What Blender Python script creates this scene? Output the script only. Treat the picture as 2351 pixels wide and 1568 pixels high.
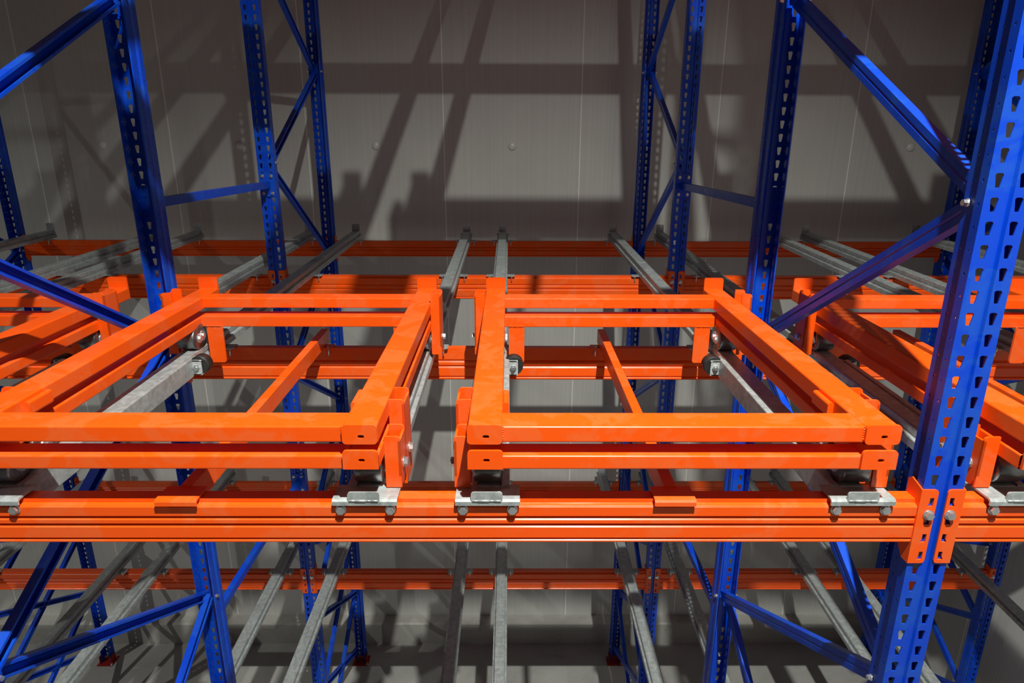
import bpy, math
from mathutils import Vector, Matrix
from mathutils.geometry import tessellate_polygon

# ------------------------------------------------------------------ scene
for o in list(bpy.data.objects):
    bpy.data.objects.remove(o)
S = bpy.context.scene
C = S.collection
H = 4.87                                   # camera height above the floor

# camera (solved from the slot pitch, beams and spacers of the rack)
PITCH, YAW, ROLL, FPX = 0.2934, 0.0056, 0.0032, 1483.05
cam_d = bpy.data.cameras.new('camera')
cam_d.sensor_width = 36.0
cam_d.sensor_fit = 'HORIZONTAL'
cam_d.lens = FPX / 2351 * 36.0
cam_d.clip_start = 0.02
cam = bpy.data.objects.new('camera', cam_d)
C.objects.link(cam)
_f = Vector((math.sin(YAW) * math.cos(PITCH), math.cos(YAW) * math.cos(PITCH), -math.sin(PITCH)))
_r = Vector((math.cos(YAW), -math.sin(YAW), 0))
_u = _r.cross(_f)
_r2 = _r * math.cos(ROLL) + _u * math.sin(ROLL)
_u2 = -_r * math.sin(ROLL) + _u * math.cos(ROLL)
cam.matrix_world = Matrix(((_r2.x, _u2.x, -_f.x, 0), (_r2.y, _u2.y, -_f.y, 0), (_r2.z, _u2.z, -_f.z, H), (0, 0, 0, 1)))
S.camera = cam

# dim grey surroundings of the hall
W = bpy.data.worlds.new('world')
S.world = W
W.use_nodes = True
W.node_tree.nodes['Background'].inputs[0].default_value = (1.0, 0.90, 0.80, 1)
W.node_tree.nodes['Background'].inputs[1].default_value = 0.024

# ceiling lamps hanging over the aisle, one bay cluster apart
def lamp(x, power):
    d = bpy.data.lights.new('aisle_lamp', 'SPOT')
    d.energy = power
    d.color = (1.0, 1.0, 0.92)
    d.spot_size = math.radians(140.5)
    d.spot_blend = 1.0
    d.shadow_soft_size = 0.036
    o = bpy.data.objects.new('aisle_lamp', d)
    o.location = (x, -0.30, H + 3.53)
    C.objects.link(o)
LAMP_W = 2250
lamp(0.645, LAMP_W)
lamp(-7.6, LAMP_W * 0.45)

S.view_settings.view_transform = 'Standard'
S.view_settings.look = 'None'
S.view_settings.gamma = 1.0
S.view_settings.use_curve_mapping = False
S.view_settings.exposure = 0.0

# ------------------------------------------------------------------ materials
def mat(name):
    m = bpy.data.materials.new(name)
    m.use_nodes = True
    return m, m.node_tree.nodes, m.node_tree.links, m.node_tree.nodes['Principled BSDF']

def noise(n, l, scale, detail=4, rough=0.55, vec=None, dist=0.0):
    t = n.new('ShaderNodeTexNoise')
    t.inputs['Scale'].default_value = scale
    t.inputs['Detail'].default_value = detail
    t.inputs['Roughness'].default_value = rough
    t.inputs['Distortion'].default_value = dist
    if vec is not None:
        l.new(vec, t.inputs['Vector'])
    return t.outputs['Fac']

def ramp(n, l, fac, stops):
    r = n.new('ShaderNodeValToRGB')
    el = r.color_ramp.elements
    el[0].position, el[0].color = stops[0]
    el[1].position, el[1].color = stops[-1]
    for p, c in stops[1:-1]:
        e = el.new(p)
        e.color = c
    l.new(fac, r.inputs['Fac'])
    return r.outputs['Color']

def g(v):
    return (v, v, v, 1)

def mix(n, l, fac, a, b):
    m = n.new('ShaderNodeMix')
    m.data_type = 'RGBA'
    for k, v in ((0, fac), (6, a), (7, b)):
        if hasattr(v, 'is_output'):
            l.new(v, m.inputs[k])
        else:
            m.inputs[k].default_value = v
    return m.outputs[2]

def wpos(n):
    return n.new('ShaderNodeNewGeometry').outputs['Position']

def bump(n, l, b, h, strength, dist=0.002):
    x = n.new('ShaderNodeBump')
    x.inputs['Strength'].default_value = strength
    x.inputs['Distance'].default_value = dist
    l.new(h, x.inputs['Height'])
    l.new(x.outputs['Normal'], b.inputs['Normal'])

def paint(name, base, dusty, dust_amt, rough):
    m, n, l, b = mat(name)
    p = wpos(n)
    f = noise(n, l, 7.0, 5, 0.6, p, 0.6)
    smear = ramp(n, l, f, [(0.50, g(0)), (0.56, g(dust_amt)), (0.66, g(dust_amt * 0.35)), (0.75, g(0))])
    f2 = noise(n, l, 60.0, 3, 0.6, p)
    fine = ramp(n, l, f2, [(0.40, g(0.0)), (0.75, g(0.07))])
    c = mix(n, l, smear, base, dusty)
    c = mix(n, l, fine, c, dusty)
    l.new(c, b.inputs['Base Color'])
    r = ramp(n, l, f, [(0.3, g(rough)), (0.7, g(rough + 0.16))])
    l.new(r, b.inputs['Roughness'])
    b.inputs['Specular IOR Level'].default_value = 0.4
    bump(n, l, b, noise(n, l, 900, 2, 0.5, p), 0.06, 0.001)
    return m

ORANGE = paint('orange_paint', (0.88, 0.090, 0.0025, 1), (0.68, 0.18, 0.06, 1), 0.28, 0.27)
BLUE = paint('blue_paint', (0.0004, 0.050, 0.55, 1), (0.018, 0.12, 0.42, 1), 0.32, 0.24)
REDP = paint('red_oxide_paint', (0.30, 0.014, 0.006, 1), (0.20, 0.05, 0.03, 1), 0.3, 0.5)

def galvanised(name, lo, hi, metal, rough):
    m, n, l, b = mat(name)
    p = wpos(n)
    v = n.new('ShaderNodeTexVoronoi')
    v.inputs['Scale'].default_value = 60
    l.new(p, v.inputs['Vector'])
    f = noise(n, l, 22.0, 6, 0.7, p, 1.2)
    c1 = ramp(n, l, f, [(0.3, lo), (0.7, hi)])
    vc = ramp(n, l, v.outputs['Color'], [(0.0, g(0.72)), (1.0, g(1.0))])
    mm = n.new('ShaderNodeMix')
    mm.data_type = 'RGBA'
    mm.blend_type = 'MULTIPLY'
    mm.inputs[0].default_value = 0.8
    l.new(c1, mm.inputs[6])
    l.new(vc, mm.inputs[7])
    l.new(mm.outputs[2], b.inputs['Base Color'])
    b.inputs['Metallic'].default_value = metal
    l.new(ramp(n, l, f, [(0.2, g(rough)), (0.8, g(rough + 0.2))]), b.inputs['Roughness'])
    return m

GALV = galvanised('galvanised_steel', (0.34, 0.375, 0.375, 1), (0.58, 0.63, 0.63, 1), 0.40, 0.38)
ZINC = galvanised('bright_zinc', (0.62, 0.64, 0.66, 1), (0.80, 0.82, 0.84, 1), 0.85, 0.22)
PALE = galvanised('passivated_zinc', (0.50, 0.55, 0.54, 1), (0.72, 0.77, 0.76, 1), 0.35, 0.30)
BLACK, _n, _l, _b = mat('black_rubber')
_b.inputs['Roughness'].default_value = 0.5
_l.new(ramp(_n, _l, noise(_n, _l, 40, 3, 0.5, wpos(_n)), [(0.3, g(0.012)), (0.7, g(0.03))]), _b.inputs['Base Color'])

def panel_mat(name, axis):
    m, n, l, b = mat(name)
    p = wpos(n)
    sep = n.new('ShaderNodeSeparateXYZ')
    l.new(p, sep.inputs[0])
    comb = n.new('ShaderNodeCombineXYZ')
    l.new(sep.outputs[axis], comb.inputs[0])
    st = noise(n, l, 34.0, 3, 0.7, comb.outputs[0])
    big = noise(n, l, 0.9, 4, 0.55, p)
    c = ramp(n, l, big, [(0.3, (0.52, 0.525, 0.50, 1)), (0.7, (0.60, 0.605, 0.575, 1))])
    s2 = ramp(n, l, st, [(0.42, g(0.94)), (0.58, g(1.0))])
    mm = n.new('ShaderNodeMix')
    mm.data_type = 'RGBA'
    mm.blend_type = 'MULTIPLY'
    mm.inputs[0].default_value = 1.0
    l.new(c, mm.inputs[6])
    l.new(s2, mm.inputs[7])
    l.new(mm.outputs[2], b.inputs['Base Color'])
    b.inputs['Roughness'].default_value = 0.45
    bump(n, l, b, st, 0.12, 0.002)
    return m

PANEL = panel_mat('white_insulated_panel', 0)
PANEL_SIDE = panel_mat('white_insulated_panel_side', 1)
SEAL, _n, _l, _b = mat('panel_joint_sealant')
_b.inputs['Base Color'].default_value = (0.85, 0.85, 0.82, 1)
_b.inputs['Roughness'].default_value = 0.6
CAPM, _n, _l, _b = mat('white_plastic_cap')
_b.inputs['Base Color'].default_value = (0.66, 0.67, 0.64, 1)
_b.inputs['Roughness'].default_value = 0.3

def concrete(name, lo, hi, stain):
    m, n, l, b = mat(name)
    p = wpos(n)
    a = noise(n, l, 1.7, 6, 0.62, p, 0.3)
    c = ramp(n, l, a, [(0.3, lo), (0.7, hi)])
    s = noise(n, l, 5.0, 5, 0.7, p, 0.8)
    sm = ramp(n, l, s, [(0.60, g(0)), (0.72, g(stain))])
    c = mix(n, l, sm, c, (0.14, 0.11, 0.09, 1))
    f = noise(n, l, 45, 4, 0.7, p)
    c = mix(n, l, ramp(n, l, f, [(0.35, g(0.0)), (0.8, g(0.22))]), c, (0.25, 0.24, 0.22, 1))
    l.new(c, b.inputs['Base Color'])
    b.inputs['Roughness'].default_value = 0.75
    bump(n, l, b, f, 0.3, 0.004)
    return m

FLOOR = concrete('power_floated_concrete', (0.34, 0.34, 0.32, 1), (0.46, 0.46, 0.44, 1), 0.25)
CURB = concrete('rough_concrete', (0.34, 0.335, 0.31, 1), (0.47, 0.465, 0.43, 1), 0.6)

# ------------------------------------------------------------------ mesh helpers
class MB:
    def __init__(s):
        s.v, s.f, s.sm = [], [], []

    def add(s, vs, fs, smooth=False):
        k = len(s.v)
        s.v += [tuple(a) for a in vs]
        s.f += [tuple(i + k for i in f) for f in fs]
        s.sm += [smooth] * len(fs)
        return s

    def box(s, x0, x1, y0, y1, z0, z1):
        return s.add([(x0, y0, z0), (x1, y0, z0), (x1, y1, z0), (x0, y1, z0), (x0, y0, z1), (x1, y0, z1), (x1, y1, z1), (x0, y1, z1)],
                     [(0, 3, 2, 1), (4, 5, 6, 7), (0, 1, 5, 4), (1, 2, 6, 5), (2, 3, 7, 6), (3, 0, 4, 7)])

    def ext(s, poly, axis, a, b, holes=(), smooth=False, open_a=False):
        """extrude a 2-D outline (with holes) along an axis"""
        def m(p, t):
            return {'x': (t, p[0], p[1]), 'y': (p[0], t, p[1]), 'z': (p[0], p[1], t)}[axis]
        loops = [list(poly)] + [list(h) for h in holes]
        flat = [p for lp in loops for p in lp]
        n = len(flat)
        vs = [m(p, a) for p in flat] + [m(p, b) for p in flat]
        fs = []
        if holes:
            tris = tessellate_polygon([[Vector((p[0], p[1], 0)) for p in lp] for lp in loops])
            fs += [tuple(t) for t in tris] + [tuple(i + n for i in reversed(t)) for t in tris]
        else:
            fs += ([] if open_a else [tuple(range(n))]) + [tuple(range(2 * n - 1, n - 1, -1))]
        s.add(vs, fs)
        k = len(s.v) - 2 * n
        o = 0
        for lp in loops:
            c = len(lp)
            for i in range(c):
                j = (i + 1) % c
                s.f.append((k + o + i, k + o + j, k + n + o + j, k + n + o + i))
                s.sm.append(smooth)
            o += c
        return s

    def tube(s, axis, a, b, c, hw, hh, r=0.006, open_a=False):
        return s.ext(rrect(c[0] - hw, c[0] + hw, c[1] - hh, c[1] + hh, r, 3), axis, a, b, open_a=open_a)

    def cyl(s, axis, a, b, c, r, n=20):
        return s.ext([(c[0] + r * math.cos(2 * math.pi * i / n), c[1] + r * math.sin(2 * math.pi * i / n)) for i in range(n)], axis, a, b, smooth=n > 6)

    def shear(s, k):
        s.v = [(x, y, z + k * y) for x, y, z in s.v]
        return s

    def move(s, dx, dy, dz):
        s.v = [(x + dx, y + dy, z + dz) for x, y, z in s.v]
        return s

    def mesh(s, name, m):
        me = bpy.data.meshes.new(name)
        me.from_pydata(s.v, [], s.f)
        me.materials.append(m)
        me.polygons.foreach_set('use_smooth', s.sm)
        me.validate()
        import bmesh
        bm = bmesh.new()
        bm.from_mesh(me)
        bmesh.ops.recalc_face_normals(bm, faces=bm.faces)
        bm.to_mesh(me)
        bm.free()
        return me

    def part(s, name, m, parent):
        return inst(name, s.mesh(name, m), parent)


def rrect(x0, x1, y0, y1, r, n=3, corners=(1, 1, 1, 1)):
    """corners: bottom-left, bottom-right, top-right, top-left"""
    pts = []
    for k, (cx, cy, a0) in enumerate(((x0, y0, 180), (x1, y0, 270), (x1, y1, 0), (x0, y1, 90))):
        if not corners[k]:
            pts.append((cx, cy))
            continue
        ox = cx + (r if cx == x0 else -r)
        oy = cy + (r if cy == y0 else -r)
        for i in range(n + 1):
            a = math.radians(a0 + 90 * i / n)
            pts.append((ox + r * math.cos(a), oy + r * math.sin(a)))
    return pts


def inst(name, me, parent, loc=(0, 0, 0), rz=0.0):
    o = bpy.data.objects.new(name, me)
    C.objects.link(o)
    o.parent = parent
    o.location = loc
    o.rotation_euler = (0, 0, rz)
    return o


def thing(name, loc, label, cat, group=None, rz=0.0):
    o = bpy.data.objects.new(name, None)
    o.empty_display_size = 0.1
    C.objects.link(o)
    o.location = loc
    o.rotation_euler = (0, 0, rz)
    tag(o, label, cat, group)
    return o


def tag(o, label, cat, group=None):
    o['label'] = label
    o['category'] = cat
    if group:
        o['group'] = group
    return o


def copy_tree(o, parent=None):
    c = o.copy()
    C.objects.link(c)
    c.parent = parent
    for ch in list(o.children):
        copy_tree(ch, c)
    return c


def dup(root, loc, label, group=None, rz=None):
    c = copy_tree(root)
    c.location = loc
    if rz is not None:
        c.rotation_euler = (0, 0, rz)
    c['label'] = label
    if group:
        c['group'] = group
    return c


# ------------------------------------------------------------------ rack dimensions (z relative to the camera)
D1, D2, D3, D4 = 1.3835, 2.677, 3.9824, 5.2458          # slotted faces of the four rows of uprights
P_BAY, XR = 2.4933, 1.049
XB = XR - P_BAY / 2                                      # middle of the middle bay
LA, RG = 0.6011, 0.4534                                  # lane offset, half rail gauge
FRAMES = [(-2, XR - 2 * P_BAY), (-1, XR - P_BAY), (0, XR), (1, XR + P_BAY)]
UP, LOW = 2.17, -2.17                                    # storage levels above and below
SL = 0.0364                                              # slope of the rails
def zb(y):
    return -0.824 + SL * (y - 2.65)
YW, XWALL = 5.58, 3.82

# ------------------------------------------------------------------ setting
def structure(o):
    o['kind'] = 'structure'
    return o

fl = structure(MB().box(-9, XWALL + 0.3, -7, YW + 0.3, -0.2, 0).part('floor', FLOOR, None))
wb = structure(MB().box(-9, XWALL + 0.3, YW - 0.0072, YW + 0.16, 0, 8.6).part('wall_back', SEAL, None))
zc = H - 4.63
PW = 1.1234
pm = {}
k = -8
while True:
    x0 = -0.534 + k * PW
    x1 = min(x0 + PW, XWALL)
    if x0 > XWALL - 0.05:
        break
    w = x1 - x0 - 0.005
    key = round(w, 3)
    if key not in pm:
        pm[key] = MB().ext(rrect(-w / 2, w / 2, 0, 0.012, 0.004, 2, (1, 1, 0, 0)), 'z', 0, 8.6 - zc).mesh('panel', PANEL)
    po = inst('panel', pm[key], wb, ((x0 + x1) / 2, YW - 0.008, zc))
    if 'cap' not in pm:
        cm = MB()
        R0, n = 0.033, 20
        prof = [(R0, 0.0), (R0, 0.004), (0.026, 0.010), (0.017, 0.0145), (0.008, 0.017)]
        vs = [(r * math.cos(2 * math.pi * i / n), -d, r * math.sin(2 * math.pi * i / n)) for r, d in prof for i in range(n)] + [(0, -0.0175, 0)]
        fs = [(a * n + i, a * n + (i + 1) % n, (a + 1) * n + (i + 1) % n, (a + 1) * n + i) for a in range(4) for i in range(n)]
        fs += [(4 * n + i, 4 * n + (i + 1) % n, 5 * n) for i in range(n)]
        cm.add(vs, fs, True)
        pm['cap'] = cm.mesh('fixing_cap', CAPM)
    inst('fixing_cap', pm['cap'], po, (0, 0, H - zc))
    k += 1

wr = structure(MB().box(XWALL - 0.0072, XWALL + 0.16, -7, YW, 0, 8.6).part('wall_right', SEAL, None))
for k in range(11):
    y1 = YW - 0.01 - k * PW
    if 'side' not in pm:
        w = PW - 0.005
        pm['side'] = MB().ext(rrect(0, 0.012, -w / 2, w / 2, 0.004, 2, (1, 0, 0, 1)), 'z', 0, 8.6 - zc).mesh('panel', PANEL_SIDE)
    inst('panel', pm['side'], wr, (XWALL - 0.008, y1 - PW / 2, zc))
structure(MB().ext([(YW - 0.145, 0), (YW - 0.142, zc - 0.012), (YW - 0.125, zc), (YW + 0.01, zc), (YW + 0.01, 0)], 'x', -9, XWALL).part('trim_1', CURB, None))
structure(MB().box(XWALL - 0.10, XWALL, -7, YW - 0.145, 0, zc).part('trim_2', CURB, None))

# ------------------------------------------------------------------ upright
ZTOP = 3.2
def make_upright_mesh():
    """sheet-steel upright, slotted face at y=0 looking to -y, open to +y; z from the floor"""
    b = MB()
    zs0 = H                                            # slot tops lie on multiples of 50 mm of relative height
    n0 = int(math.ceil((-H) / 0.05)) + 1
    n1 = int(ZTOP / 0.05)

    def q(a, c, z0, z1):
        b.add([(a[0], a[1], z0), (c[0], c[1], z0), (c[0], c[1], z1), (a[0], a[1], z1)], [(0, 1, 2, 3)])

    def cell(a, c, z0, z1, hole):
        """quad between plan points a and c with a hole given as (s, z) points, counter-clockwise from bottom-left"""
        def pt(s, z):
            return (a[0] + (c[0] - a[0]) * s, a[1] + (c[1] - a[1]) * s, z)
        vs = [pt(0, z0), pt(1, z0), pt(1, z1), pt(0, z1)] + [pt(s, z) for s, z in hole]
        if len(hole) == 4:
            fs = [(0, 1, 5, 4), (1, 2, 6, 5), (2, 3, 7, 6), (3, 0, 4, 7)]
        else:                                           # six-point slot: 4,5 bottom, 6 right shoulder, 7,8 top, 9 left shoulder
            fs = [(0, 1, 5, 4), (1, 2, 6, 5), (2, 7, 6), (2, 3, 8, 7), (3, 9, 8), (3, 0, 4, 9)]
        b.add(vs, fs)

    plan_face_l, plan_in_l = (-0.049, 0.0), (-0.012, 0.0)
    gl, gr = (-0.0085, 0.007), (0.0085, 0.007)
    webs = [((0.049, 0.0), (0.049, 0.026)), ((0.043, 0.034), (0.043, 0.070))]
    for i in range(n0, n1 + 1):
        zt = zs0 + i * 0.05
        za, zc_ = zt - 0.040, zt + 0.010
        # slot: wide rounded top, narrow foot
        def slot(cx, w0, x0, x1):
            f = lambda x: (x - x0) / (x1 - x0)
            return [(f(cx - 0.0046), zt - 0.0295), (f(cx + 0.0046), zt - 0.0295), (f(cx + 0.0088), zt - 0.0035), (f(cx + 0.0055), zt), (f(cx - 0.0055), zt), (f(cx - 0.0088), zt - 0.0035)]
        cell((-0.049, 0), (-0.012, 0), za, zc_, slot(-0.0262, 0, -0.049, -0.012))
        q((-0.012, 0), gl, za, zc_)
        q(gl, gr, za, zc_)
        q(gr, (0.012, 0), za, zc_)
        cell((0.012, 0), (0.049, 0), za, zc_, slot(0.0262, 0, 0.012, 0.049))
        for s in (1, -1):
            (a, c), (d, e) = webs
            A, Cc, Dd, Ee = (s * a[0], a[1]), (s * c[0], c[1]), (s * d[0], d[1]), (s * e[0], e[1])
            zm = za + 0.025
            h = lambda t: [(0.5 - t, zm), (0.5, zm - 0.0045), (0.5 + t, zm), (0.5, zm + 0.0045)]
            def dia(p0, p1, t):
                def pt(u, z):
                    return (p0[0] + (p1[0] - p0[0]) * u, p0[1] + (p1[1] - p0[1]) * u, z)
                vs = [pt(0, za), pt(1, za), pt(1, zc_), pt(0, zc_)] + [pt(u, z) for u, z in h(t)]
                b.add(vs, [(0, 1, 5), (0, 5, 4), (1, 2, 6), (1, 6, 5), (2, 3, 7), (2, 7, 6), (3, 0, 4), (3, 4, 7)])
            dia(A, Cc, 0.14)
            q(Cc, Dd, za, zc_)
            dia(Dd, Ee, 0.10)
            q(Ee, (s * 0.038, 0.072), za, zc_)
    import bmesh
    me = bpy.data.meshes.new('upright')
    me.from_pydata(b.v, [], b.f)
    bm = bmesh.new()
    bm.from_mesh(me)
    bmesh.ops.remove_doubles(bm, verts=bm.verts, dist=1e-5)
    bmesh.ops.recalc_face_normals(bm, faces=bm.faces)
    # make the slotted face look to -y, then thicken the sheet inwards
    fy = [f for f in bm.faces if abs(f.normal.y) > 0.99 and abs(f.calc_center_median().y) < 1e-4]
    if fy and fy[0].normal.y > 0:
        bmesh.ops.reverse_faces(bm, faces=bm.faces)
    bm.to_mesh(me)
    bm.free()
    t = bpy.data.objects.new('tmp', me)
    C.objects.link(t)
    md = t.modifiers.new('thick', 'SOLIDIFY')
    md.thickness = 0.0026
    md.offset = -1
    dg = bpy.context.evaluated_depsgraph_get()
    out = bpy.data.meshes.new_from_object(t.evaluated_get(dg))
    bpy.data.objects.remove(t)
    out.name = 'upright'
    out.materials.clear()
    out.materials.append(BLUE)
    return out

UPM = make_upright_mesh()

def hexbolt(axis, a, b, c, r, washer=True):
    m = MB().cyl(axis, a, b, c, r, 6)
    w = (b - a) * 0.22
    if washer:
        m.cyl(axis, b - w, b, c, r * 1.25, 14)
    return m

def brace_mesh(p, q):
    """open C-channel between two nodes of a frame (y, z), open to +x"""
    p, q = Vector((0, p[0], p[1])), Vector((0, q[0], q[1]))
    d = (q - p).normalized()
    up = Vector((0, -d.z, d.y))
    if up.z < 0:
        up = -up
    prof = [(-0.014, 0.022), (0.014, 0.022), (0.014, 0.013), (0.0116, 0.013), (0.0116, 0.0196), (-0.0116, 0.0196), (-0.0116, 0.004), (-0.0085, 0.0),
            (-0.0116, -0.004), (-0.0116, -0.0196), (0.0116, -0.0196), (0.0116, -0.013), (0.014, -0.013), (0.014, -0.022), (-0.014, -0.022), (-0.014, -0.004), (-0.011, 0.0), (-0.014, 0.004)]
    n = len(prof)
    vs = [tuple(c + Vector((x, 0, 0)) + up * h) for c in (p, q) for x, h in prof]
    fs = [(i, (i + 1) % n, n + (i + 1) % n, n + i) for i in range(n)]
    loop = [Vector((x, h, 0)) for x, h in prof]
    for t in tessellate_polygon([loop]):
        fs.append(tuple(t))
        fs.append(tuple(i + n for i in t))
    return MB().add(vs, fs)

FOOT = MB().ext([(-0.075, -0.060), (0.075, -0.060), (0.075, 0.070), (-0.075, 0.070)], 'z', 0, 0.008).box(-0.056, -0.051, -0.03, 0.045, 0, 0.085).box(0.051, 0.056, -0.03, 0.045, 0, 0.085).mesh('base_plate', REDP)
ANCHOR = hexbolt('z', 0.022, 0.006, (0, 0), 0.010).mesh('anchor_bolt', ZINC)
NBOLT = hexbolt('x', 0.055, 0.043, (0, 0), 0.0075).mesh('brace_bolt', ZINC)

def make_frame(ya, yb, front_nodes, back_nodes, extra, x, label):
    """front upright at ya (slots to -y), back upright at yb (slots to +y)"""
    t = thing('upright_frame', (x, ya, 0), label, 'upright frame')
    L = yb - ya
    u1 = inst('upright', UPM, t)
    u2 = inst('upright', UPM, t, (0, L, 0), math.pi)
    for y, s in ((0.04, 1), (L - 0.04, -1)):
        f = inst('base_plate', FOOT, t, (0, y, 0), 0 if s > 0 else math.pi)
        inst('anchor_bolt', ANCHOR, f, (0.064, -0.045, 0))
        inst('anchor_bolt', ANCHOR, f, (-0.064, 0.055, 0))
    nf, nb = [(0.055, H + z) for z in front_nodes], [(L - 0.055, H + z) for z in back_nodes]
    off = [0.010, -0.010]
    def put(p, q, k):
        m = brace_mesh(p, q)
        m.move(off[k % 2] * 0.9, 0, 0)
        m.part('brace', BLUE, t)
    i = j = 0
    seq = sorted([(z, 0, (y, z)) for y, z in nf] + [(z, 1, (y, z)) for y, z in nb], reverse=True)
    for k in range(len(seq) - 1):
        if seq[k][1] != seq[k + 1][1]:
            put(seq[k][2], seq[k + 1][2], k)
    for k, (p, q) in enumerate(extra):
        put((0.055 if p[0] == 0 else L - 0.055, H + p[1]), (0.055 if q[0] == 0 else L - 0.055, H + q[1]), k + 1)
    for (y, z) in nf + nb:
        inst('brace_bolt', NBOLT, t, (0, y, z))
        inst('brace_bolt', NBOLT, t, (0, y, z), math.pi)
    return t

A_front = [2.49, 1.18, -0.115, -1.405, -2.72, -4.02]
A_back = [3.1, 1.82, 0.515, -0.785, -2.07, -3.37, -4.69]
B_front = [2.5, 1.21, -0.10, -1.44, -2.745, -4.05]
B_back = [3.1, 1.85, 0.53, -0.81, -2.08, -3.40, -4.69]
B_extra = [((1, -2.72), (0, -3.39)), ((0, -3.39), (1, -4.05)), ((1, -4.05), (0, -4.70))]
FL = {(-2, 'A'): 'blue slotted frame of the front pair, beyond the left edge of the photo',
      (-1, 'A'): 'blue slotted frame at left whose braces cross the left orange carts',
      (0, 'A'): 'nearest blue slotted frame with bright front upright at right edge',
      (1, 'A'): 'blue slotted frame of the front pair beyond the right edge of the photo',
      (-2, 'B'): 'dark blue slotted frame at far left edge against the white wall',
      (-1, 'B'): 'blue slotted frame left of centre standing close to the white wall',
      (0, 'B'): 'blue slotted frame right of centre standing close to the white wall',
      (1, 'B'): 'dark blue slotted frame in the corner by the right wall'}
fa = make_frame(D1, D2, A_front, A_back, [], FRAMES[0][1], FL[(-2, 'A')])
fb = make_frame(D3, D4, B_front, B_back, B_extra, FRAMES[0][1], FL[(-2, 'B')])
for k, x in FRAMES[1:]:
    dup(fa, (x, D1, 0), FL[(k, 'A')])
    dup(fb, (x, D3, 0), FL[(k, 'B')])

# row spacers tying the two frames of a line together
BOLT_Y = hexbolt('y', -0.010, 0.0, (0, 0), 0.008).mesh('bolt', ZINC)
def make_spacer(x, z, label):
    t = thing('row_spacer', (x, D2, H + z), label, 'spacer bar', 'blue row spacers')
    L = D3 - D2
    MB().ext([(-0.016, -0.019), (0.016, -0.019), (0.016, 0.019), (-0.016, 0.019)], 'y', 0.004, L - 0.004).part('bar', BLUE, t)
    for y0, y1, yb, r in ((0.0, 0.004, 0.004, math.pi), (L - 0.004, L, L - 0.004, 0)):
        e = MB().box(-0.048, 0.048, y0, y1, -0.07, 0.07).part('end_plate', BLUE, t)
        for sx in (-1, 1):
            for sz in (-1, 1):
                inst('bolt', BOLT_Y, e, (sx * 0.0262, yb, sz * 0.05), r)
    return t
sp = make_spacer(FRAMES[1][1], -0.225, 'short blue tie bar between left uprights, above the orange carts')
dup(sp, (FRAMES[2][1], D2, H - 0.225), 'short blue tie bar between right uprights, above the orange carts')
dup(sp, (FRAMES[1][1], D2, H - 2.222), 'blue tie bar below the front beam at left, behind the second upright')
dup(sp, (FRAMES[2][1], D2, H - 2.222), 'blue tie bar below the front beam at right, behind the second upright')
dup(sp, (FRAMES[1][1], D2, H + 1.775), 'blue tie bar above the photo, on the left line of uprights')
dup(sp, (FRAMES[2][1], D2, H + 1.775), 'blue tie bar above the photo, on the right line of uprights')

# ------------------------------------------------------------------ beams
def beam_profile(h):
    k = h / 0.115
    half = [(0.013, 0.0), (0.0125, -0.010), (0.004, -0.0125), (0.0, -0.017), (0.0, -0.040 * k), (0.0065, -0.0455 * k), (0.0, -0.0515 * k), (0.0, -0.0605 * k),
            (0.0065, -0.066 * k), (0.0, -0.072 * k), (0.0, -0.1005 * k), (0.0055, -0.1045 * k), (0.0, -0.1085 * k), (0.0, -0.112 * k), (0.003, -0.115 * k)]
    back = [(0.05 - y, z) for y, z in half]
    back[0:4] = [(0.05, 0.0)]
    return half + list(reversed(back))

def key_hole(cx, cz, s):
    return [(cx - 0.0075 * s, cz - 0.011), (cx + 0.0065 * s, cz - 0.011), (cx + 0.0065 * s, cz + 0.012), (cx - 0.0035 * s, cz + 0.012), (cx - 0.0035 * s, cz - 0.001)]

def make_beam(h, label, loc, rz):
    """beam centred on its bay, front face at y=0, top at z=0"""
    t = thing('rack_beam', loc, label, 'beam', None, rz)
    hl = P_BAY / 2 - 0.0525
    MB().ext(beam_profile(h), 'x', -hl, hl).part('beam_body', ORANGE, t)
    for s in (-1, 1):
        b = MB()
        zt, zl = 0.034, -0.171
        # leg on the slotted face
        x0, x1 = P_BAY / 2 - 0.052, P_BAY / 2 - 0.0115
        poly = rrect(x0, x1, zl, zt, 0.008, 2, (0, 1, 1, 0))
        holes = [key_hole(P_BAY / 2 - 0.0262, zt - 0.034 - 0.05 * i, 1) for i in range(4)]
        if s < 0:
            poly = [(-x, z) for x, z in reversed(poly)]
            holes = [[(-x, z) for x, z in hh] for hh in holes]
        b.ext(poly, 'y', -0.0045, -0.0005, holes)
        # leg along the side of the upright
        side = [(-0.0045, zl), (0.022, zl), (0.052, zl + 0.035), (0.052, zt + 0.004), (0.040, zt + 0.012), (-0.0045, zt)]
        xa, xb = s * (P_BAY / 2 - 0.0535), s * (P_BAY / 2 - 0.0497)
        b.ext(side, 'x', min(xa, xb), max(xa, xb))
        c = b.part('end_connector', ORANGE, t)
        inst('bolt', BOLT_BIG, c, (s * (P_BAY / 2 - 0.0262), -0.004, zt - 0.068))
    return t

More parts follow.
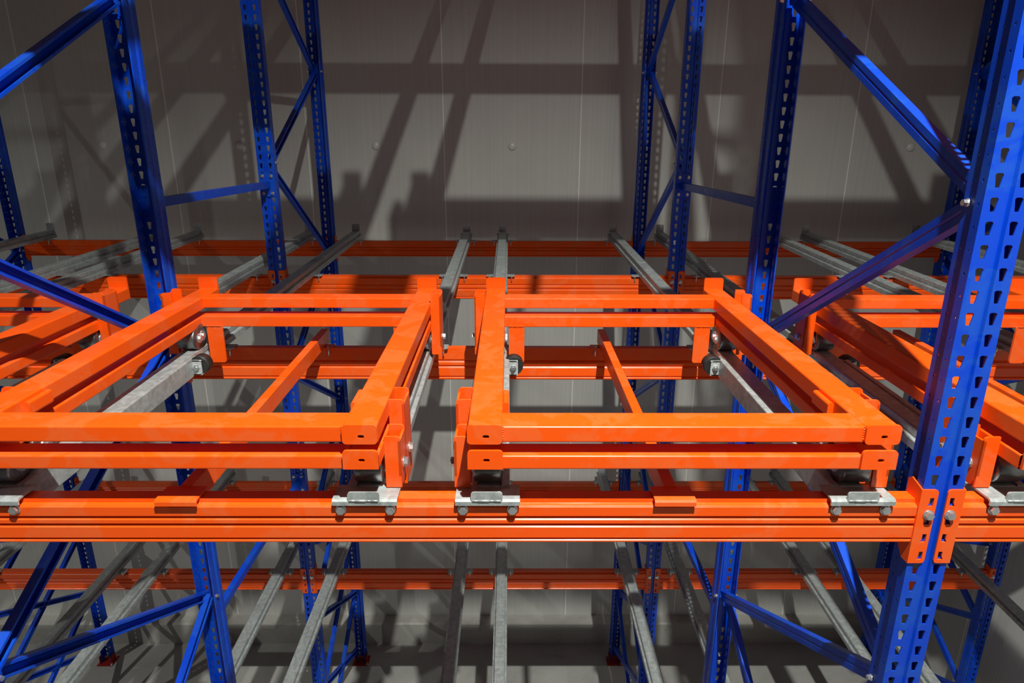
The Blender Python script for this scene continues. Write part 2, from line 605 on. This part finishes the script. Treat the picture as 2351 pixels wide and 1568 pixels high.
BOLT_BIG = hexbolt('y', -0.010, 0.0, (0, 0), 0.0105).mesh('bolt', ZINC)
BEAMS = {}
ROWW = {1: 'front row', 2: 'second row', 3: 'third row', 4: 'rear row'}
BAYW = {-1: 'left bay', 0: 'middle bay', 1: 'right bay'}
LVW = {0: 'cart level', -1: 'level under the carts', 1: 'upper level above the photo'}
HTS = {1: (D1, -0.822, 0.115), 2: (D2, -0.824, 0.1425), 3: (D3, -0.777, 0.146), 4: (D4, -0.730, 0.125)}
LZ = {0: 0.0, -1: LOW, 1: UP}
for row in (1, 2, 3, 4):
    y, z, h = HTS[row]
    rz = 0 if row in (1, 3) else math.pi
    for lv in (0, -1, 1):
        if lv == -1 and row == 1:
            continue
        for bay in (-1, 0, 1):
            loc = (XB + bay * P_BAY, y, H + z + LZ[lv])
            lab = 'orange grooved beam, %s of uprights, %s, %s' % (ROWW[row], BAYW[bay], LVW[lv])
            if lv == 0 and row == 1:
                lab = {-1: 'front orange beam entering at the left edge of the photo', 0: 'nearest orange grooved beam spanning the photo below the carts',
                       1: 'front orange beam stub right of the near blue upright'}[bay]
            key = (row, 1) if (row, lv) == (2, 1) else row      # unseen upper second-row beams, made deeper to shade the rear-row beams below
            if key not in BEAMS:
                BEAMS[key] = make_beam(0.17 if key == (2, 1) else h, lab, loc, rz)
                BEAMS[key]['group'] = 'orange rack beams'
            else:
                dup(BEAMS[key], loc, lab, 'orange rack beams', rz)

# ------------------------------------------------------------------ galvanised rails
YR0, YR1 = 1.436, D4 + 0.09
RH = 0.060
CLIP = {}
def clip_mesh(s):
    b = MB()
    b.ext(rrect(min(s * 0.036, s * 0.088), max(s * 0.036, s * 0.088), -0.016, 0.040, 0.004, 2), 'z', 0.0005, 0.0045)
    return b.mesh('clip', GALV)
CLIP[1], CLIP[-1] = clip_mesh(1), clip_mesh(-1)
def make_clip_bolt(s):
    b = MB().cyl('z', 0.0045, 0.010, (s * 0.068, -0.007), 0.0075, 6)
    b.cyl('z', -0.034, 0.012, (s * 0.068, -0.007), 0.0034, 8)
    b.cyl('z', -0.006, -0.001, (s * 0.068, -0.007), 0.0075, 6)
    return b.mesh('bolt', ZINC)
CB = {1: make_clip_bolt(1), -1: make_clip_bolt(-1)}
FBOLT = hexbolt('y', -0.0105, 0.0, (0, 0), 0.0105).mesh('bolt', ZINC)

def make_rail(loc, label, side):
    t = thing('roller_rail', loc, label, 'rail', 'galvanised rails')
    y0 = loc[1]
    z0 = loc[2] - H
    prof = [(-0.043, 0), (0.043, 0), (0.043, 0.025), (0.041, 0.027), (0.029, 0.028), (0.0285, 0.034), (0.031, 0.038), (0.031, RH - 0.004), (0.027, RH), (-0.027, RH), (-0.031, RH - 0.004), (-0.031, 0.038), (-0.0285, 0.034), (-0.029, 0.028), (-0.041, 0.027), (-0.043, 0.025)]
    L = YR1 - YR0
    body = MB().ext(prof, 'y', 0, L).shear(SL).part('rail_body', GALV, t)
    rv = MB()
    for i in range(9):
        for s in (-1, 1):
            rv.cyl('z', 0.024, 0.030, (s * 0.037, 0.2 + i * 0.43), 0.0035, 6)
    rv.shear(SL)
    rv.part('rivets', ZINC, t)['kind'] = 'stuff'
    ze = SL * L
    MB().ext(rrect(-0.031, 0.031, ze + RH - 0.03, ze + RH + 0.056, 0.004, 2), 'y', L, L + 0.005).part('end_stop', GALV, t)
    MB().cyl('x', -0.050, 0.050, (L - 0.02, ze + RH - 0.022), 0.005, 8).part('end_pin', GALV, t)
    for row in (2, 3, 4):
        y, z, h = HTS[row]
        yf = y if row == 3 else y - 0.05
        for s in (-1, 1):
            c = inst('clip', CLIP[s], t, (0, yf - y0, z - z0))
            inst('bolt', CB[s], c)
    MB().tube('y', 0.0, 2.325 - y0, (-side * 0.0425, 0.0265), 0.0110, 0.0365, 0.004).shear(SL).part('guide_bar', GALV, t)
    # front bracket bent over the beam, with its upright stop tab
    b = MB()
    zt = -0.8115
    p = [(D1 - 0.010 - y0, zt - 0.0165 - z0), (D1 - 0.010 - y0, zt - 0.006 - z0), (D1 - 0.006 - y0, zt - 0.0012 - z0), (D1 + 0.0 - y0, zt - z0), (D1 + 0.062 - y0, zt - z0),
         (D1 + 0.062 - y0, zt - 0.005 - z0), (D1 + 0.0 - y0, zt - 0.005 - z0), (D1 - 0.005 - y0, zt - 0.008 - z0), (D1 - 0.0055 - y0, zt - 0.0165 - z0)]
    b.ext(p, 'x', -0.078, 0.078)
    fb_ = b.part('front_bracket', GALV, t)
    MB().ext(rrect(-0.040, 0.036, zt - z0 - 0.004, zt - z0 + 0.020, 0.008, 3, (0, 0, 1, 1)), 'y', D1 - 0.010 - y0, D1 - 0.005 - y0).part('stop_tab', GALV, fb_)
    w = MB()
    for xa, xb_, rr in ((-0.037, -0.021, 0.0026), (-0.022, 0.004, 0.0031), (0.003, 0.017, 0.0025), (0.016, 0.033, 0.0029)):
        w.cyl('x', xa, xb_, (D1 - 0.0095 - y0, zt - z0 - 0.0035), rr, 9)
    w.part('weld_bead', GALV, fb_)
    for s in (-1, 1):
        inst('bolt', FBOLT, fb_, (s * 0.060, D1 - y0, -0.8435 - z0))
    return t

RAILS = [(b, l, s) for b in (-1, 0, 1) for l in (-1, 1) for s in (-1, 1)]
ORD = {(-1, -1): 'first', (-1, 1): 'second', (1, -1): 'third', (1, 1): 'fourth'}
def rail_label(b, l, s, lv):
    if lv == 0:
        return 'grey galvanised rail on the cart level, %s from left in the %s' % (ORD[(l, s)], BAYW[b])
    if lv == -1:
        return 'bare grey rail below the front beam, %s from left in the %s' % (ORD[(l, s)], BAYW[b])
    return 'grey rail of the upper level above the photo, %s in the %s' % (ORD[(l, s)], BAYW[b])
r0 = {}
for lv in (0, -1, 1):
    for (b, l, s) in RAILS:
        x = XB + b * P_BAY + l * LA + s * RG
        loc = (x, YR0, H + zb(YR0) + LZ[lv])
        if s not in r0:
            r0[s] = make_rail(loc, rail_label(b, l, s, lv), s)
        else:
            dup(r0[s], loc, rail_label(b, l, s, lv), 'galvanised rails')

# small roller stops bolted to the inner faces of the rails
def make_roller_stop(x, side, label):
    y = 2.36
    t = thing('roller_stop', (x, y, H + zb(y)), label, 'roller stop', 'roller stops on the rails')
    s = side
    b = MB()
    b.box(min(s * 0.0315, s * 0.036), max(s * 0.0315, s * 0.036), -0.035, 0.035, -0.006, 0.052)
    def xb(a, c):
        return min(s * a, s * c), max(s * a, s * c)
    prof = rrect(0.036, 0.086, -0.004, 0.054, 0.010, 3, (0, 1, 1, 0))
    hole = rrect(0.045, 0.072, 0.006, 0.046, 0.006, 2)
    if s < 0:
        prof = [(-a, c) for a, c in reversed(prof)]
    b.ext(prof, 'y', -0.034, -0.029)
    b.ext(rrect(*xb(0.036, 0.086), 0.050, 0.054, 0.0015, 1), 'y', -0.034, -0.004)
    b.ext(rrect(*xb(0.036, 0.086), -0.004, 0.000, 0.0015, 1), 'y', -0.034, -0.004)
    b.part('bracket', PALE, t)
    MB().cyl('y', -0.024, 0.022, (s * 0.070, 0.030), 0.036, 24).part('roller', BLACK, t)
    MB().cyl('y', -0.046, 0.030, (s * 0.068, 0.026), 0.007, 10).cyl('y', -0.040, -0.034, (s * 0.068, 0.026), 0.012, 6).part('pin', ZINC, t)
    return t
stops = {}
for (b, l, s) in [(-1, 1, -1), (-1, 1, 1), (0, -1, -1), (0, -1, 1), (0, 1, -1), (0, 1, 1), (1, -1, -1), (1, -1, 1), (1, 1, -1)]:
    x = XB + b * P_BAY + l * LA + s * RG
    lab = 'small grey bracket with black roller inside the %s rail of the %s' % (ORD[(l, s)], BAYW[b])
    if -s not in stops:
        stops[-s] = make_roller_stop(x, -s, lab)
    else:
        dup(stops[-s], (x, 2.36, H + zb(2.36)), lab)

# ------------------------------------------------------------------ orange tie bars in the middle of each lane
def make_tie(x, label):
    y0 = YR0
    t = thing('tie_bar', (x, y0, H + zb(y0)), label, 'tie bar', 'orange tie bars')
    L = D2 - y0 + 0.03
    MB().tube('y', 0, L, (0, 0.030), 0.0155, 0.031, 0.003).shear(SL).part('bar', ORANGE, t)
    z0 = zb(y0)
    zt = -0.8135
    p = [(D1 - 0.010 - y0, zt - 0.0165 - z0), (D1 - 0.010 - y0, zt - 0.006 - z0), (D1 - 0.006 - y0, zt - 0.0012 - z0), (D1 - y0, zt - z0), (D1 + 0.058 - y0, zt - z0),
         (D1 + 0.058 - y0, zt - 0.005 - z0), (D1 - y0, zt - 0.005 - z0), (D1 - 0.005 - y0, zt - 0.008 - z0), (D1 - 0.0055 - y0, zt - 0.0165 - z0)]
    MB().ext(p, 'x', -0.05, 0.05).part('front_hook', ORANGE, t)
    zc2 = HTS[2][1] - z0
    for s in (-1, 1):
        c = MB().box(min(s * 0.014, s * 0.052), max(s * 0.014, s * 0.052), D2 - 0.066 - y0, D2 - 0.01 - y0, zc2 + 0.0005, zc2 + 0.0045).part('rear_clip', ORANGE, t)
        MB().cyl('z', -0.032, 0.010, (s * 0.034, 0), 0.0036, 8).cyl('z', 0.0045, 0.010, (s * 0.034, 0), 0.0075, 6).move(0, D2 - 0.057 - y0, zc2).part('bolt', ZINC, c)
    return t
tie = None
for lv in (0, 1):
    for b in (-1, 0, 1):
        for l in (-1, 1):
            x = XB + b * P_BAY + l * LA
            lane = 'left lane' if l < 0 else 'right lane'
            lab = 'slim orange tie bar down the middle of the %s, %s' % (lane, BAYW[b]) if lv == 0 else 'slim orange tie bar of the upper level above the photo, %s, %s' % (lane, BAYW[b])
            if tie is None:
                tie = make_tie(x, lab)
            else:
                dup(tie, (x, YR0, H + zb(YR0) + LZ[lv]), lab)

# ------------------------------------------------------------------ push-back carts
YF = 1.3585
CS = 0.030
def wheel_parts(t, x, y, z, r, nm='wheel'):
    """roller turning about x"""
    n = 24
    b = MB()
    prof = [(-0.035, r * 0.62), (-0.034, r * 0.96), (-0.030, r), (0.030, r), (0.034, r * 0.96), (0.035, r * 0.62)]
    vs = [(x + px, y + pr * math.cos(2 * math.pi * i / n), z + pr * math.sin(2 * math.pi * i / n)) for px, pr in prof for i in range(n)]
    fs = [(a * n + i, a * n + (i + 1) % n, (a + 1) * n + (i + 1) % n, (a + 1) * n + i) for a in range(5) for i in range(n)]
    b.add(vs, fs, True)
    b.add(vs[:n], [tuple(range(n))])
    b.add(vs[-n:], [tuple(range(n))])
    w = b.part(nm, WHEELM, t)
    MB().cyl('x', x - 0.040, x + 0.040, (y, z), r * 0.42, 16).cyl('x', x - 0.046, x + 0.046, (y, z), 0.011, 6).part('hub', ZINC, w)
    return w

WHEELM = galvanised('roller_steel', (0.16, 0.165, 0.17, 1), (0.34, 0.35, 0.36, 1), 0.9, 0.25)

def wheel_bracket(t, s, y0, y1, zt, zl, axle_y, axle_z):
    """U-shaped plate bracket on the outer face of a side tube"""
    xo, xi = 0.536, 0.4972
    b = MB()
    for ya in (y0, y1 - 0.006):
        poly = rrect(xi, xo, zl, zt, 0.010, 3, (0, 0, 1, 0))
        if s < 0:
            poly = [(-x, z) for x, z in reversed(poly)]
        b.ext(poly, 'y', ya, ya + 0.006)
    web = [(y0, zl + 0.03), (y0 + 0.016, zl), (y1 - 0.016, zl), (y1, zl + 0.03), (y1, zt - 0.012), (y0, zt - 0.012)]
    hole = [(axle_y + 0.022 * math.cos(a), axle_z - 0.045 + 0.010 * math.sin(a)) for a in [i * math.pi / 4 for i in range(8)]]
    b.ext(web, 'x', min(s * xo, s * (xo - 0.006)), max(s * xo, s * (xo - 0.006)))
    br = b.part('wheel_bracket', ORANGE, t)
    if s > 0:
        hb = hexbolt('x', xo + 0.012, xo, (axle_y, axle_z), 0.012)
    else:
        hb = hexbolt('x', -xo - 0.012, -xo, (axle_y, axle_z), 0.012)
    hb.part('axle_bolt', ZINC, br)
    return br

def slot_hole(cx, cz):
    return rrect(cx - 0.0075, cx + 0.0075, cz - 0.0042, cz + 0.0042, 0.0036, 3)

def weld(t, pts, r):
    b = MB()
    for i, (x, y, z) in enumerate(pts):
        rr = r * (0.8 + 0.3 * ((i * 37) % 10) / 10)
        n, m = 8, 4
        vs, fs = [], []
        for a in range(m + 1):
            ph = math.pi * a / m
            for k in range(n):
                th = 2 * math.pi * k / n
                vs.append((x + rr * math.sin(ph) * math.cos(th), y + rr * math.sin(ph) * math.sin(th), z + rr * math.cos(ph)))
        for a in range(m):
            for k in range(n):
                fs.append((a * n + k, a * n + (k + 1) % n, (a + 1) * n + (k + 1) % n, (a + 1) * n + k))
        b.add(vs, fs, True)
    o = b.part('weld_bead', ORANGE, t)
    o['kind'] = 'stuff'
    return o

def make_upper_cart(loc, label):
    t = thing('upper_cart', loc, label, 'cart', 'upper push-back carts')
    for s in (-1, 1):
        tb = MB().tube('y', 0.004, 1.300, (s * 0.457, -0.024), 0.040, 0.024, 0.005, True).shear(CS).part('side_tube', ORANGE, t)
        # inner lug near the front
        lug = MB().ext(rrect(min(s * 0.402, s * 0.4175), max(s * 0.402, s * 0.4175), -0.046, -0.009, 0.006, 3), 'y', 0.150, 0.235).shear(CS).part('inner_lug', ORANGE, t)
        pl = rrect(s * 0.458 - 0.0405, s * 0.458 + 0.0405, -0.044, 0.004, 0.009, 3)
        MB().ext(pl, 'y', -0.006, 0.002, [slot_hole(s * 0.458 + 0.003, -0.025)]).part('front_plate', ORANGE, t)
        zr = CS * 1.3
        MB().ext(rrect(s * 0.457 - 0.040, s * 0.457 + 0.040, zr - 0.046, zr + 0.048, 0.009, 3, (0, 0, 1, 1)), 'y', 1.300, 1.307).part('rear_tab', ORANGE, t)
        weld(t, [(s * 0.457 - 0.036 + 0.009 * i, 1.298, zr + 0.0005) for i in range(9)], 0.0032)
        wheel_bracket(t, s, 0.153, 0.243, 0.002, -0.232, 0.198, -0.150)
        wheel_bracket(t, s, 1.070, 1.155, 0.070 - 0.0, -0.175, 1.112, -0.112)
        wheel_parts(t, s * 0.455, 0.198, -0.1455, 0.048)
        wheel_parts(t, s * 0.455, 1.112, -0.1110, 0.048)
    MB().tube('x', -0.4175, 0.4175, (0.041, -0.023), 0.039, 0.020, 0.004).shear(CS).part('front_bar', ORANGE, t)
    MB().tube('x', -0.4175, 0.4175, (1.190, -0.023), 0.038, 0.020, 0.004).shear(CS).part('rear_bar', ORANGE, t)
    weld(t, [(s * 0.4165, 0.003 + 0.0, -0.004 - 0.006 * i) for s in (-1, 1) for i in range(6)], 0.0028)
    return t

def make_lower_cart(loc, label):
    t = thing('lower_cart', loc, label, 'cart', 'lower push-back carts')
    for s in (-1, 1):
        MB().tube('y', 0.004, 1.215, (s * 0.460, -0.0185), 0.037, 0.0185, 0.004, True).shear(CS).part('side_tube', ORANGE, t)
        pl = rrect(s * 0.457 - 0.041, s * 0.457 + 0.041, -0.031, 0.0165, 0.009, 3, (0, 0, 1, 1))
        MB().ext(pl, 'y', -0.010, -0.003, [slot_hole(s * 0.457 + 0.003, -0.008)]).part('front_plate', ORANGE, t)
        wheel_bracket(t, s, 0.070, 0.148, 0.014, -0.122, 0.105, -0.070)
        wheel_parts(t, s * 0.455, 0.105, -0.0768, 0.044)
        wheel_parts(t, s * 0.455, 1.085, -0.0400, 0.044)
        zr = CS * 1.12
        lo, hi = sorted((s * 0.340, s * 0.402))
        MB().ext(rrect(lo, hi, -0.152, zr - 0.032, 0.010, 3), 'y', 1.122, 1.130).part('drop_leg', ORANGE, t)
        weld(t, [(s * 0.345 + s * 0.0075 * i, 1.121, zr - 0.033) for i in range(8)], 0.0036)
    MB().tube('x', -0.4235, 0.4235, (0.030, -0.0175), 0.032, 0.0175, 0.004).shear(CS).part('front_bar', ORANGE, t)
    MB().tube('x', -0.4235, 0.4235, (1.169, -0.018), 0.038, 0.022, 0.004).shear(CS).part('rear_bar', ORANGE, t)
    return t

ZU, ZLO = -0.612, -0.6868
uc = lc = None
CL = {(-1, -1): 'in the far left lane, left bay, mostly outside the photo', (-1, 1): 'at the left edge behind the long blue brace', (0, -1): 'left of the centre gap, middle bay',
      (0, 1): 'right of the centre gap, middle bay', (1, -1): 'behind the near blue upright, right bay', (1, 1): 'peeking in at the right edge, right bay'}
for lv in (0, 1):
    for b in (-1, 0, 1):
        for l in (-1, 1):
            x = XB + b * P_BAY + l * LA
            dz = LZ[lv]
            la = 'upper orange tube cart ' + CL[(b, l)]
            lb = 'lower orange tube cart ' + CL[(b, l)]
            if lv == 1:
                la = 'upper orange cart of the upper level above the photo, %s lane, %s' % ('left' if l < 0 else 'right', BAYW[b])
                lb = 'lower orange cart of the upper level above the photo, %s lane, %s' % ('left' if l < 0 else 'right', BAYW[b])
            if uc is None:
                uc = make_upper_cart((x, YF, H + ZU), la)
                lc = make_lower_cart((x, YF, H + ZLO), lb)
            else:
                dup(uc, (x, YF, H + ZU + dz), la)
                dup(lc, (x, YF, H + ZLO + dz), lb)
